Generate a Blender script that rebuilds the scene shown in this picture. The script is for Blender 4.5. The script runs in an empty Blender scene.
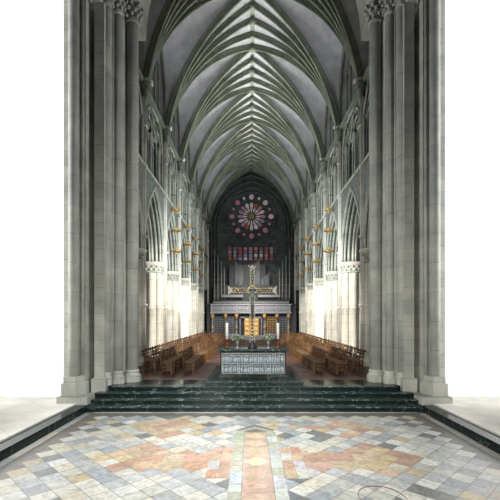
import bpy, bmesh, math, random
from mathutils import Vector, Matrix
random.seed(7)
PI = math.pi
scene = bpy.context.scene
COL = scene.collection

# ------------------------------------------------------------------ camera, world, lights, exposure
F = 385.0
cam = bpy.data.cameras.new('camera'); camo = bpy.data.objects.new('camera', cam); COL.objects.link(camo)
camo.location = (-0.12, 0, 2.8); camo.rotation_euler = (PI/2, 0, 0)
cam.sensor_width = 36; cam.lens = F/500*36; cam.shift_y = 0.136; cam.shift_x = -0.001
cam.clip_end = 200
scene.camera = camo
vs = scene.view_settings
vs.view_transform = 'Standard'; vs.look = 'None'; vs.exposure = 0.0; vs.gamma = 1; vs.use_curve_mapping = False

world = bpy.data.worlds.new('world'); scene.world = world; world.use_nodes = True
bg = world.node_tree.nodes['Background']; bg.inputs[0].default_value = (0.80, 0.9, 1.0, 1); bg.inputs[1].default_value = 0.045

def area(name, loc, target, size, power, color, spread=180, sy=None):
    l = bpy.data.lights.new(name, 'AREA'); l.energy = power; l.color = color; l.size = size
    if sy: l.shape = 'RECTANGLE'; l.size_y = sy
    l.spread = math.radians(spread)
    o = bpy.data.objects.new(name, l); COL.objects.link(o); o.location = loc
    o.rotation_euler = (Vector(target)-Vector(loc)).to_track_quat('-Z', 'Y').to_euler()
    return o
def spot(name, loc, target, power, color, angle, blend=0.6, r=0.15):
    l = bpy.data.lights.new(name, 'SPOT'); l.energy = power; l.color = color
    l.spot_size = math.radians(angle); l.spot_blend = blend; l.shadow_soft_size = r
    o = bpy.data.objects.new(name, l); COL.objects.link(o); o.location = loc
    o.rotation_euler = (Vector(target)-Vector(loc)).to_track_quat('-Z', 'Y').to_euler()
    return o
# unseen lamps added to brighten the crossing floor, piers and transept walls
spot('crossing_fill_light', (-3.0, -6, 4.2), (0.8, 10.5, 0.6), 5200, (1.0, 0.99, 0.95), 62, 1.0, 1.5)  # added spots, no window built; the cone edge leaves pier tops dark
spot('crossing_fill_light', (3.0, -6, 4.2), (-0.8, 10.5, 0.6), 3400, (1.0, 0.99, 0.95), 62, 1.0, 1.5)
area('crossing_top_fill', (-1.5, 4, 15), (-0.8, 8.5, 0.0), 3, 520, (0.97, 0.98, 1.0), 45)  # added overhead lamp for the floor, no opening above it
for sx in (-1, 1):
    area('transept_wall_fill', (sx*9.6, 10.9, 8.5), (sx*6.7, 12.6, 8.5), 0.8, 600, (1, 1, 1), 120, 15)  # added strip lamp out of view, whitens the transept wall
# nave floodlights behind the crossing piers, aimed low across the nave
WARM = (1.0, 0.94, 0.82)
for sx in (-1, 1):
    spot('nave_flood', (sx*3.4, 14.9, 6.0), (-sx*5.6, 23.5, 2.2), 7000, WARM, 50, 0.45)
    spot('nave_flood', (sx*3.4, 15.0, 6.2), (-sx*5.6, 34.0, 2.6), 17000, WARM, 22, 0.5)
    spot('nave_fill', (sx*3.4, 15.0, 7.0), (-sx*5.0, 27.0, 7.0), 6000, (0.95, 1.0, 0.97), 50, 1.0)  # added fill for the upper walls, not a floodlight
# floods on the clerestory sill, turned up to the vault of the other side
VF = 90
for yy in (19.0, 23.5, 28.0, 32.5, 37.0, 41.0):
    for sx in (-1, 1):
        spot('vault_flood', (sx*4.6, yy, 14.7), (-sx*1.6, yy+2.2, 20.0), VF, (0.96, 0.98, 1.0), 125, 0.5, 0.1)
for yy, pw in ((24.5, 110), (28.5, 240), (32.5, 300), (36.5, 320), (40.5, 320), (44.0, 260)):
    area('vault_ridge_fill', (0, yy, 8.0), (0, yy-6.5, 20), 0.8, pw*1.0, (1.0, 1.0, 0.94), 88)  # added lamp in mid-air, lightens the webs along the ridge
for yy in (20.5, 26.5, 33.0):
    l = bpy.data.lights.new('nave_wall_fill', 'POINT'); l.energy = 420; l.color = (0.95, 1.0, 0.97); l.shadow_soft_size = 0.25  # added point lamp for the walls; no pendant hangs here
    o = bpy.data.objects.new('nave_wall_fill', l); COL.objects.link(o); o.location = (0, yy, 8.6)
area('screen_light', (0, 37.5, 8.5), (0, 42.6, 5.0), 2.0, 190, (1, .95, .88), 90)  # added lamp, brightens the screen where nave light falls short

# ------------------------------------------------------------------ materials
def new_mat(name):
    m = bpy.data.materials.new(name); m.use_nodes = True
    nt = m.node_tree; b = nt.nodes['Principled BSDF']
    return m, nt, b
def simple(name, col, rough=0.6, metal=0, emis=None, es=0, var=0.12, vscale=6, bump=0.0):
    m, nt, b = new_mat(name)
    b.inputs['Roughness'].default_value = rough; b.inputs['Metallic'].default_value = metal
    tc = nt.nodes.new('ShaderNodeTexCoord')
    n = nt.nodes.new('ShaderNodeTexNoise'); n.inputs['Scale'].default_value = vscale; n.inputs['Detail'].default_value = 5
    nt.links.new(tc.outputs['Object'], n.inputs['Vector'])
    r = nt.nodes.new('ShaderNodeValToRGB')
    r.color_ramp.elements[0].position = 0.3; r.color_ramp.elements[1].position = 0.7
    r.color_ramp.elements[0].color = tuple(c*(1-var) for c in col)+(1,)
    r.color_ramp.elements[1].color = tuple(min(1, c*(1+var)) for c in col)+(1,)
    nt.links.new(n.outputs['Fac'], r.inputs['Fac']); nt.links.new(r.outputs['Color'], b.inputs['Base Color'])
    if bump:
        bp = nt.nodes.new('ShaderNodeBump'); bp.inputs['Strength'].default_value = bump; bp.inputs['Distance'].default_value = 0.03
        nt.links.new(n.outputs['Fac'], bp.inputs['Height']); nt.links.new(bp.outputs['Normal'], b.inputs['Normal'])
    if emis:
        b.inputs['Emission Color'].default_value = tuple(emis)+(1,); b.inputs['Emission Strength'].default_value = es
    return m
def ashlar(name, c1, c2, mortar, bw=0.9, bh=0.38, rough=0.8, stain=0.35):
    m, nt, b = new_mat(name); L = nt.links.new
    b.inputs['Roughness'].default_value = rough
    g = nt.nodes.new('ShaderNodeNewGeometry'); sp = nt.nodes.new('ShaderNodeSeparateXYZ'); L(g.outputs['Position'], sp.inputs[0])
    ad = nt.nodes.new('ShaderNodeMath'); ad.operation = 'ADD'; L(sp.outputs[0], ad.inputs[0]); L(sp.outputs[1], ad.inputs[1])
    cb = nt.nodes.new('ShaderNodeCombineXYZ'); L(ad.outputs[0], cb.inputs[0]); L(sp.outputs[2], cb.inputs[1])
    br = nt.nodes.new('ShaderNodeTexBrick'); br.inputs['Scale'].default_value = 1
    br.inputs['Brick Width'].default_value = bw; br.inputs['Row Height'].default_value = bh
    br.inputs['Mortar Size'].default_value = 0.008; br.inputs['Bias'].default_value = 0
    br.inputs['Color1'].default_value = tuple(c1)+(1,); br.inputs['Color2'].default_value = tuple(c2)+(1,); br.inputs['Mortar'].default_value = tuple(mortar)+(1,)
    L(cb.outputs[0], br.inputs['Vector'])
    n = nt.nodes.new('ShaderNodeTexNoise'); n.inputs['Scale'].default_value = 1.7; n.inputs['Detail'].default_value = 7; L(g.outputs['Position'], n.inputs['Vector'])
    mr = nt.nodes.new('ShaderNodeMapRange'); mr.inputs[1].default_value = 0.3; mr.inputs[2].default_value = 0.7
    mr.inputs[3].default_value = 1-stain; mr.inputs[4].default_value = 1.08; L(n.outputs['Fac'], mr.inputs[0])
    mx = nt.nodes.new('ShaderNodeMix'); mx.data_type = 'RGBA'; mx.blend_type = 'MULTIPLY'; mx.inputs[0].default_value = 1
    L(br.outputs['Color'], mx.inputs[6]); L(mr.outputs[0], mx.inputs[7]); L(mx.outputs[2], b.inputs['Base Color'])
    bp = nt.nodes.new('ShaderNodeBump'); bp.inputs['Strength'].default_value = 0.3; bp.inputs['Distance'].default_value = 0.02
    L(n.outputs['Fac'], bp.inputs['Height']); L(bp.outputs['Normal'], b.inputs['Normal'])
    return m
def marble(name, base, vein, scale=2.5, rough=0.15, w=0.035):
    m, nt, b = new_mat(name); L = nt.links.new
    b.inputs['Roughness'].default_value = rough; b.inputs['Specular IOR Level'].default_value = 0.1
    g = nt.nodes.new('ShaderNodeNewGeometry')
    n = nt.nodes.new('ShaderNodeTexNoise'); n.inputs['Scale'].default_value = scale; n.inputs['Detail'].default_value = 8; n.inputs['Distortion'].default_value = 1.2
    L(g.outputs['Position'], n.inputs['Vector'])
    r = nt.nodes.new('ShaderNodeValToRGB'); e = r.color_ramp.elements
    e[0].position = 0.5-w; e[0].color = tuple(base)+(1,); e[1].position = 0.5+w; e[1].color = tuple(base)+(1,)
    k = e.new(0.5); k.color = tuple(vein)+(1,)
    L(n.outputs['Fac'], r.inputs['Fac']); L(r.outputs['Color'], b.inputs['Base Color'])
    return m
def attr_tile(name, rough=0.35):
    m, nt, b = new_mat(name); L = nt.links.new
    b.inputs['Roughness'].default_value = rough
    a = nt.nodes.new('ShaderNodeAttribute'); a.attribute_name = 'tile'
    g = nt.nodes.new('ShaderNodeNewGeometry')
    n = nt.nodes.new('ShaderNodeTexNoise'); n.inputs['Scale'].default_value = 5; n.inputs['Detail'].default_value = 8; n.inputs['Distortion'].default_value = 2.0
    L(g.outputs['Position'], n.inputs['Vector'])
    mr = nt.nodes.new('ShaderNodeMapRange'); mr.inputs[1].default_value = 0.3; mr.inputs[2].default_value = 0.65
    mr.inputs[3].default_value = 0.66; mr.inputs[4].default_value = 1.12; L(n.outputs['Fac'], mr.inputs[0])
    mx = nt.nodes.new('ShaderNodeMix'); mx.data_type = 'RGBA'; mx.blend_type = 'MULTIPLY'; mx.inputs[0].default_value = 1
    L(a.outputs['Color'], mx.inputs[6]); L(mr.outputs[0], mx.inputs[7]); L(mx.outputs[2], b.inputs['Base Color'])
    return m

M = {}
M['pier'] = ashlar('crossing_stone', (0.42, 0.43, 0.385), (0.49, 0.485, 0.425), (0.29, 0.30, 0.28), 1.4, 0.42, 0.75, 0.28)
M['pier2'] = ashlar('crossing_stone_shaft', (0.38, 0.40, 0.37), (0.47, 0.475, 0.425), (0.28, 0.25, 0.25), 3.0, 0.9, 0.7, 0.28)
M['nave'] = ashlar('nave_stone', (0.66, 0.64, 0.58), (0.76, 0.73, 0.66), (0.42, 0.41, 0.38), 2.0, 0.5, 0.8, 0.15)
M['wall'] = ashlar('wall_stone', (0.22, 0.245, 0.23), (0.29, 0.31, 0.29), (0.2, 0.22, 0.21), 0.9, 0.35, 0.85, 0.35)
M['carved'] = simple('carved_diaper_stone', (0.17, 0.19, 0.18), 0.9, var=0.6, vscale=9, bump=1.0)
M['clere'] = ashlar('clerestory_stone_shaded', (0.06, 0.072, 0.066), (0.09, 0.105, 0.095), (0.04, 0.045, 0.045), 0.9, 0.35, 0.9, 0.4)  # darker copy of the wall stone, shade put into its colour
M['rib'] = ashlar('rib_stone', (0.15, 0.17, 0.13), (0.21, 0.23, 0.18), (0.14, 0.15, 0.12), 0.7, 0.7, 0.6, 0.3)
M['trac'] = ashlar('tracery_stone', (0.44, 0.47, 0.43), (0.54, 0.56, 0.51), (0.2, 0.22, 0.21), 0.9, 0.5, 0.7, 0.3)
M['web'] = simple('vault_plaster', (0.40, 0.40, 0.425), 0.9, var=0.16, vscale=2.5)
M['west'] = ashlar('west_stone_shaded', (0.06, 0.07, 0.07), (0.09, 0.10, 0.10), (0.03, 0.035, 0.035), 0.9, 0.4, 0.9, 0.4)  # unlit end wall: its shade is put into the stone colour
M['lime'] = simple('limewash', (0.86, 0.86, 0.85), 0.9, var=0.03, vscale=1.5)
M['dmarble'] = marble('green_black_marble', (0.010, 0.018, 0.016), (0.09, 0.115, 0.105), 1.1, 0.16, 0.010)
M['dmarble2'] = marble('green_black_marble_tread', (0.030, 0.045, 0.041), (0.16, 0.19, 0.18), 1.3, 0.25, 0.02)
M['tile'] = attr_tile('marble_tile', 0.32)
M['ntile'] = attr_tile('red_tile', 0.55)
M['grout'] = simple('grout', (0.16, 0.15, 0.13), 0.9)
M['wood'] = simple('chair_wood', (0.14, 0.065, 0.022), 0.45, var=0.45, vscale=12)
M['wood2'] = simple('chair_wood_dark', (0.035, 0.024, 0.016), 0.5, var=0.3, vscale=12)
M['rush'] = simple('rush', (0.16, 0.09, 0.035), 0.8, var=0.3, vscale=40)
M['gold'] = simple('gilding', (0.75, 0.52, 0.2), 0.35, 0.85, var=0.2)
M['gild2'] = simple('gilded_wood', (0.62, 0.38, 0.14), 0.5, 0.2, var=0.2)
M['rail'] = simple('pale_gilt_silver', (0.30, 0.29, 0.225), 0.45, 0.3, var=0.1)
M['figs'] = simple('silver_figures', (0.32, 0.37, 0.39), 0.5, 0.3, var=0.2)
M['silver'] = simple('silver', (0.20, 0.205, 0.18), 0.4, 0.5, var=0.15)
M['relief'] = simple('silver_relief', (0.085, 0.11, 0.12), 0.5, 0.2, var=0.6, vscale=14, bump=1.0)
M['dark'] = simple('dark_metal', (0.02, 0.02, 0.02), 0.5)
M['wax'] = simple('wax', (0.9, 0.9, 0.87), 0.5, var=0.02, emis=(1, .98, .94), es=0.0)
M['copper'] = simple('copper_holder', (0.20, 0.07, 0.035), 0.4, 0.6)
M['leaf'] = simple('leaf', (0.10, 0.17, 0.06), 0.6, var=0.3)
M['petal'] = simple('white_petal', (0.5, 0.53, 0.38), 0.6, var=0.1)
M['glassv'] = simple('vase_glass', (0.5, 0.55, 0.52), 0.1, 0.3)
M['pipe'] = simple('organ_pipe', (0.20, 0.22, 0.225), 0.5, 0.2, var=0.1)
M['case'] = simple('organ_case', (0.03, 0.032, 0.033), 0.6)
M['screen'] = simple('screen_stone', (0.33, 0.33, 0.37), 0.7, var=0.15)
M['screen_l'] = simple('screen_light', (0.46, 0.46, 0.48), 0.7, var=0.15)
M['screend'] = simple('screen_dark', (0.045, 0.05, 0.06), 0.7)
M['doorp'] = simple('door_gold', (0.62, 0.30, 0.07), 0.4, 0.3, emis=(1, .5, .12), es=0.0, var=0.3)
M['hassock'] = simple('hassock_leather', (0.02, 0.022, 0.02), 0.45)
M['lampw'] = simple('lamp_white', (0.75, 0.76, 0.74), 0.5)
M['cleglass'] = simple('clerestory_glass', (0.03, 0.04, 0.045), 0.2, emis=(0.25, .33, .36), es=0.03)
def glass_em(name, col, s):
    return simple(name, tuple(c*0.3 for c in col), 0.3, emis=col, es=s, var=0.3)
M['g_rose'] = glass_em('rose_glass', (0.62, 0.26, 0.33), 0.15)
M['g_pink'] = glass_em('pink_glass', (0.85, 0.60, 0.64), 0.19)
M['g_pale'] = glass_em('pale_glass', (0.72, 0.72, 0.78), 0.19)
M['g_red'] = glass_em('red_glass', (0.50, 0.12, 0.10), 0.13)
M['g_blue'] = glass_em('blue_glass', (0.35, 0.38, 0.55), 0.13)
M['g_amber'] = glass_em('amber_glass', (0.45, 0.30, 0.10), 0.1)

# ------------------------------------------------------------------ helpers
class MB:
    def __init__(s): s.bm = bmesh.new()
    def poly(s, pts):
        try: return s.bm.faces.new([s.bm.verts.new(p) for p in pts])
        except ValueError: return None
    def box(s, x0, x1, y0, y1, z0, z1):
        v = [s.bm.verts.new(p) for p in ((x0,y0,z0),(x1,y0,z0),(x1,y1,z0),(x0,y1,z0),(x0,y0,z1),(x1,y0,z1),(x1,y1,z1),(x0,y1,z1))]
        for f in ((0,3,2,1),(4,5,6,7),(0,1,5,4),(1,2,6,5),(2,3,7,6),(3,0,4,7)): s.bm.faces.new([v[i] for i in f])
    def prism(s, pts, z0, z1):
        a = [s.bm.verts.new((p[0],p[1],z0)) for p in pts]; b = [s.bm.verts.new((p[0],p[1],z1)) for p in pts]
        n = len(pts)
        for i in range(n): s.bm.faces.new((a[i],a[(i+1)%n],b[(i+1)%n],b[i]))
        s.bm.faces.new(a[::-1]); s.bm.faces.new(b)
    def lathe(s, cx, cy, prof, n=12, smooth=True, rot=0):
        rings = []
        for r, z in prof:
            rings.append([s.bm.verts.new((cx+r*math.cos(rot+2*PI*i/n), cy+r*math.sin(rot+2*PI*i/n), z)) for i in range(n)])
        for a, b in zip(rings, rings[1:]):
            for i in range(n):
                f = s.bm.faces.new((a[i],a[(i+1)%n],b[(i+1)%n],b[i])); f.smooth = smooth
        s.bm.faces.new(rings[0][::-1]); s.bm.faces.new(rings[-1])
    def sweep(s, path, S, prof, smooth=False, closed_path=False):
        """path of points lying in a plane with normal S; prof = list of (s, n) ; n points to N = T x S"""
        P = [Vector(p) for p in path]; S = Vector(S).normalized(); n = len(P); rings = []
        for i in range(n):
            if closed_path: T = P[(i+1)%n]-P[i-1]
            else: T = P[min(i+1,n-1)]-P[max(i-1,0)]
            T.normalize(); N = T.cross(S).normalized()
            rings.append([s.bm.verts.new(P[i]+S*a+N*b) for a, b in prof])
        m = len(prof)
        rr = list(zip(rings, rings[1:]))
        if closed_path: rr.append((rings[-1], rings[0]))
        for a, b in rr:
            for i in range(m):
                f = s.bm.faces.new((a[i],a[(i+1)%m],b[(i+1)%m],b[i])); f.smooth = smooth
        if not closed_path:
            s.bm.faces.new(rings[0][::-1]); s.bm.faces.new(rings[-1])
    def tube(s, path, r, n=8, S=None):
        P = [Vector(p) for p in path]
        if S is None:
            d = (P[-1]-P[0]).normalized() if (P[-1]-P[0]).length > 1e-6 else Vector((0,0,1))
            S = d.cross(Vector((0,0,1)))
            if S.length < 0.1: S = Vector((1,0,0))
        s.sweep(path, S, [(r*math.cos(2*PI*i/n), r*math.sin(2*PI*i/n)) for i in range(n)], True)
    def sphere(s, c, r, u=8, v=6, sc=(1,1,1)):
        m = Matrix.Translation(c) @ Matrix.Diagonal((sc[0],sc[1],sc[2],1))
        ret = bmesh.ops.create_uvsphere(s.bm, u_segments=u, v_segments=v, radius=r, matrix=m)
        for vv in ret['verts']:
            for f in vv.link_faces: f.smooth = True
    def grid(s, fn, nu, nv, smooth=True):
        g = [[s.bm.verts.new(fn(i/nu, j/nv)) for j in range(nv+1)] for i in range(nu+1)]
        for i in range(nu):
            for j in range(nv):
                f = s.bm.faces.new((g[i][j], g[i+1][j], g[i+1][j+1], g[i][j+1])); f.smooth = smooth
    def build(s, name, mat, parent=None, weld=False, loc=None):
        if weld: bmesh.ops.remove_doubles(s.bm, verts=s.bm.verts, dist=1e-4)
        bmesh.ops.recalc_face_normals(s.bm, faces=s.bm.faces)
        me = bpy.data.meshes.new(name)
        if loc is not None: bmesh.ops.translate(s.bm, verts=s.bm.verts, vec=-Vector(loc))
        s.bm.to_mesh(me); s.bm.free(); me.materials.append(mat)
        o = bpy.data.objects.new(name, me); COL.objects.link(o)
        if loc is not None: o.location = loc
        if parent: o.parent = parent
        return o
def tag(o, label, cat, group=None):
    o['label'] = label; o['category'] = cat
    if group: o['group'] = group
    return o
def empty(name, label, cat, loc=(0,0,0), group=None, rz=0):
    o = bpy.data.objects.new(name, None); COL.objects.link(o); o.location = loc; o.rotation_euler = (0,0,rz)
    o.empty_display_size = 0.2
    return tag(o, label, cat, group)
def struct(o): o['kind'] = 'structure'; return o
def copy_tree(o, parent=None):
    c = o.copy(); COL.objects.link(c)
    if parent: c.parent = parent
    for ch in list(o.children): copy_tree(ch, c)
    return c
def arch(a, rise, n=10):
    """pointed arch from (-a,0) over (0,rise) to (a,0)"""
    R = (a*a+rise*rise)/(2*a); c = a-R
    th = math.atan2(rise, -c)
    right = [(c+R*math.cos(th*i/n), R*math.sin(th*i/n)) for i in range(n+1)]
    return [(-x, z) for x, z in right] + [(x, z) for x, z in right[::-1]][1:]
def arch_off(a, rise, k, n=10):
    """the same arch moved inward by k"""
    R = (a*a+rise*rise)/(2*a); c = a-R; R2 = R-k
    z = math.sqrt(max(R2*R2-c*c, 0.01)); th = math.atan2(z, -c)
    right = [(c+R2*math.cos(th*i/n), R2*math.sin(th*i/n)) for i in range(n+1)]
    return [(-x, zz) for x, zz in right] + [(x, zz) for x, zz in right[::-1]][1:]

ORD = ['first','second','third','fourth','fifth','sixth','seventh','eighth','ninth','tenth','eleventh','twelfth','thirteenth','fourteenth','fifteenth','sixteenth','seventeenth','eighteenth','nineteenth','twentieth']
def ordn(i):
    if i < 20: return ORD[i]
    t = ['twenty','thirty','forty'][(i+1)//10-2]; u = (i+1)%10
    return (t[:-1]+'ieth') if u == 0 else t+'-'+ORD[u-1]
SIDE = {-1: 'left', 1: 'right'}

# ------------------------------------------------------------------ levels
Z0 = 0.0; ZN = 0.6; EYE = 2.8
PY = [18.0, 22.5, 27.0, 31.5, 36.0, 40.5, 45.0]
ZCAP = 6.0; ZSTR = 9.85; ZSP = 14.0; ZAP = 20.3; XW = 5.15

# ------------------------------------------------------------------ crossing floor
def colour_layer(bm): return bm.loops.layers.color.new('tile')
def set_face(f, lay, c):
    for l in f.loops: l[lay] = (c[0], c[1], c[2], 1)
mb = MB(); lay = colour_layer(mb.bm)
def tile(pts, c, z):
    if z < 0.1: c = tuple((v*.55+w*.45) for v, w in zip(c, (0.58,0.58,0.55)))
    f = mb.poly([(x, y, z) for x, y in pts]); set_face(f, lay, c)
GREY = [(0.60,0.615,0.60),(0.54,0.56,0.57),(0.47,0.49,0.505),(0.68,0.67,0.62),(0.66,0.63,0.54),(0.42,0.46,0.50),(0.72,0.72,0.70),(0.60,0.60,0.57)]
DARKT = [(0.20,0.23,0.26),(0.24,0.24,0.24)]
PINK = [(0.56,0.38,0.28),(0.60,0.45,0.34),(0.53,0.36,0.28),(0.62,0.50,0.38)]
OCH = [(0.62,0.52,0.34),(0.58,0.50,0.36)]
GRN = [(0.46,0.47,0.37),(0.50,0.50,0.40)]
f = mb.poly([(-5.0,-8,0),(5.0,-8,0),(5.0,11.5,0),(-5.0,11.5,0)]); set_face(f, lay, (0.36,0.35,0.32))
D = 0.24; G = 0.008
def inc(x, y):   # is this point in a coloured patch of the floor
    ax = abs(x)
    if 7.0 < y < 8.15 and ax < 2.6: return PINK+OCH if ax > 1.7 else PINK
    if ax > 1.2 and ax < 3.1 and abs(ax-2.2)+abs(y-9.9)*1.1 < 0.95: return PINK+OCH+GREY[:1]
    if abs(ax-2.3)+abs(y-7.6) < 0.95: return OCH+PINK+GREY[3:5]
    return None
rows = int(20/D)
for j in range(rows):
    y = -7.9+j*D
    for i in range(-11, 12):
        x = i*2*D+(D if j % 2 else 0)
        if y+D > 11.28 or abs(x)+D > 4.78 or (abs(x) < 0.45 and 5.2 < y < 9.7): continue
        p = inc(x, y)
        q = random.random()
        c = random.choice(p) if p else (random.choice(DARKT) if q < 0.07 else random.choice(OCH) if q < 0.13 else random.choice(GREY))
        k = random.uniform(0.92, 1.06); c = tuple(v*k for v in c)
        tile([(x-D+G,y),(x,y-D+G),(x+D-G,y),(x,y+D-G)], c, 0.002)
# straight border strips along the kerbs and the bottom step
for s in (-1, 1):
    for j in range(32):
        y0 = -7.9+j*0.6
        tile([(s*4.80,y0),(s*4.98,y0),(s*4.98,y0+.59),(s*4.80,y0+.59)], random.choice(GREY), 0.003)
for i in range(16):
    x0 = -4.78+i*0.6
    tile([(x0,11.31),(x0+.59,11.31),(x0+.59,11.46),(x0,11.46)], random.choice(GREY), 0.003)
# the inlaid cross
def trect(x0, x1, y0, y1, c, z=0.004): tile([(x0,y0),(x1,y0),(x1,y1),(x0,y1)], tuple(v*random.uniform(.93,1.05) for v in c), z)
for s in (-1, 1):
    y = 5.2
    while y < 9.5:
        h = random.choice((0.28, 0.42, 0.56)); h = min(h, 9.5-y)
        trect(min(s*.27,s*.49)+.005, max(s*.27,s*.49)-.005, y+.006, y+h-.006, random.choice(GRN+GREY[:2]))
        y += h
    # gable strips of the head
    tile([(s*.49,9.5),(s*.27,9.5),(0,9.72),(0,9.92)], GRN[0], 0.004)
for k in range(8):
    y = 5.35+k*0.54; c = random.choice(PINK+OCH[:1])
    if k == 4: c = (0.74,0.64,0.42)
    tile([(-.255,y),(0,y-.26),(.255,y),(0,y+.26)], c, 0.005)
    trect(-.262,.262,y-.268,y+.268, random.choice(PINK), 0.004)
# brick blocks and arms
for s in (-1, 1):
    for y0, y1 in ((6.7,7.1),(7.1,7.55),(7.55,7.95),(7.95,8.35)):
        x = 0.5
        while x < 0.9:
            w = .215; trect(min(s*x,s*(x+w-.01)), max(s*x,s*(x+w-.01)), y0+.005, y1-.005, random.choice(PINK+PINK+GREY[:1])); x += w
    x = 0.94
    while x < 2.2:
        w = random.choice((.3,.42,.5))
        for y0, y1 in ((7.15,7.5),(7.5,7.9)):
            trect(min(s*x,s*(x+w-.01)), max(s*x,s*(x+w-.01)), y0+.005, y1-.005, random.choice(PINK+PINK+OCH))
        x += w
trect(-.26,.26,7.25,7.33,(0.62,0.5,0.36),0.006)
struct(mb.build('floor', M['tile']))

# dark marble kerbs and transept floor either side
for s in (-1, 1):
    k = MB(); a, b = sorted((s*5.0, s*5.35)); k.box(a, b, -8, 11.46, 0, 0.2)
    struct(k.build('trim_1' if s < 0 else 'trim_2', M['dmarble']))
    k = MB(); a, b = sorted((s*5.35, s*14)); k.box(a, b, -8, 12.6, -0.05, 0.24)
    struct(k.build('floor', M['nave']))

# steps up to the nave
for i in range(4):
    y0 = 11.47+0.3*i; hw = 5.0 if i < 3 else 4.6
    k = MB(); k.box(-hw, hw, y0, 13.0, 0.15*i, 0.15*(i+1)-0.022)
    st = struct(k.build('step', M['dmarble']))
    k = MB(); k.box(-hw, hw, y0-0.025, y0+0.36, 0.15*(i+1)-0.03, 0.15*(i+1))
    k.build('nosing', M['dmarble2'], st)
# nave floor
k = MB(); k.box(-4.9, 4.9, 12.7, 13.75, 0.3, 0.599); struct(k.build('floor', M['dmarble']))
mb = MB(); lay = colour_layer(mb.bm)
f = mb.poly([(-11,13.75,0.596),(11,13.75,0.596),(11,45,0.596),(-11,45,0.596)]); set_face(f, lay, (0.2,0.14,0.12))
RED = [(0.36,0.22,0.18),(0.42,0.27,0.22),(0.33,0.22,0.19),(0.46,0.34,0.29),(0.38,0.22,0.18)]
y = 13.93
while y < 44.4:
    x = -5.1
    while x < 5.0:
        tile([(x,y),(x+.42,y),(x+.42,y+.42),(x,y+.42)], random.choice(RED), 0.6); x += .43
    y += .43
tile([(-5.6,13.75),(5.6,13.75),(5.6,13.91),(-5.6,13.91)], (0.45,0.42,0.38), 0.602)
struct(mb.build('floor', M['ntile']))

# ------------------------------------------------------------------ crossing piers
def crossing_pier(s):
    t = empty('crossing_pier', 'tall grey clustered stone crossing pier at the %s of the steps' % SIDE[s], 'pier', (s*5.0, 13.3, 0.24), 'crossing piers')
    L0 = (s*5.0, 13.3, 0.24)
    ZT = 13.0
    def put(m, name, mat, label=None):
        o = m.build(name, mat, None, loc=L0); o.parent = t; o.location = (0,0,0)
        if label: o['label'] = label
        return o
    P = [(4.16,13.55),(4.42,13.42),(4.46,13.16),(4.70,13.02),(4.74,12.78),(4.84,12.72),(4.84,12.42),(5.16,12.42),(5.16,12.95),(5.34,12.95),(5.34,12.2),(5.46,12.2),(5.52,11.95),(5.92,11.95),(5.92,14.25),(4.62,14.25),(4.3,13.75)]
    m = MB(); m.prism([(s*x,y) for x,y in P], 0.24, ZT); put(m, 'core', M['pier'])
    sh = [(4.22,13.40,.195,.6),(4.59,13.02,.15,.6),(4.83,12.66,.11,.6),(5.60,11.93,.15,.3)]
    for x, y, r, zb in sh:
        m = MB(); m.lathe(s*x, y, [(r,zb),(r,ZT)], 18); put(m, 'shaft', M['pier2'])
        m = MB(); R = r
        m.lathe(s*x, y, [(R*1.5,zb-.0),(R*1.5,zb+.16),(R*1.42,zb+.18)], 8, False, PI/8)
        m.lathe(s*x, y, [(R*1.4,zb+.17),(R*1.45,zb+.21),(R*1.35,zb+.25),(R*1.1,zb+.28),(R*1.12,zb+.33),(R*1.2,zb+.36),(R*1.05,zb+.42)], 18)
        put(m, 'shaft_base', M['pier'])
    for x, y, r in ((4.45,13.28,.05),(4.72,12.86,.045),(5.40,12.12,.05)):
        m = MB(); m.lathe(s*x, y, [(r,.6 if x < 5 else .3),(r,ZT)], 10); put(m, 'slender_shaft', M['pier2'])
    m = MB(); m.prism([(s*x,y) for x,y in ((4.76,12.55),(4.76,12.32),(5.22,12.32),(5.22,12.6))], 0.24, 0.86); put(m, 'plinth', M['pier'])
    m = MB(); m.prism([(s*x,y) for x,y in ((5.28,12.3),(5.28,12.05),(5.42,11.66),(5.86,11.66),(5.86,12.3))], 0.24, 0.8)
    m.prism([(s*x,y) for x,y in ((5.33,12.3),(5.33,12.08),(5.46,11.73),(5.82,11.73),(5.82,12.3))], 0.8, 1.0); put(m, 'plinth', M['pier'])
    m = MB(); m.prism([(s*x,y) for x,y in ((5.0,12.3),(5.0,11.5),(5.92,11.5),(5.92,12.3))], 0.2, 0.42); put(m, 'plinth', M['pier'])
    # foliage capitals and abacus
    for x, y, r in ((4.22,13.40,.21),(4.59,13.02,.17),(4.83,12.66,.14),(5.08,12.45,.17),(5.60,11.93,.18)):
        m = MB(); z0 = ZT
        m.lathe(s*x, y, [(r*.98,z0-.02),(r*1.15,z0),(r*1.15,z0+.06),(r*1.0,z0+.08),(r*1.05,z0+.3),(r*1.5,z0+.62)], 14)
        rnd = random.Random(int(x*100))
        for row, (zz, rr) in enumerate(((.2,1.25),(.36,1.42),(.52,1.7))):
            for q in range(9):
                a = 2*PI*(q+.5*row)/9
                m.sphere((s*x+r*rr*math.cos(a), y+r*rr*math.sin(a), z0+zz+rnd.uniform(-.03,.03)), r*.30, 6, 5, (1,1,1.3))
        put(m, 'foliage_capital', M['pier2'])
    A = [(3.88,13.5),(3.95,13.2),(4.3,12.95),(4.45,12.7),(4.62,12.45),(4.7,12.2),(5.2,12.05),(5.4,11.65),(5.9,11.6),(5.9,14.2),(4.2,14.2)]
    m = MB(); m.prism([(s*x,y) for x,y in A], ZT+.62, ZT+.72); m.prism([(s*(x+.05),y+.05) for x,y in A], ZT+.72, ZT+.85); put(m, 'abacus', M['pier'])
    return t
for s in (-1, 1): crossing_pier(s)
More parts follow.
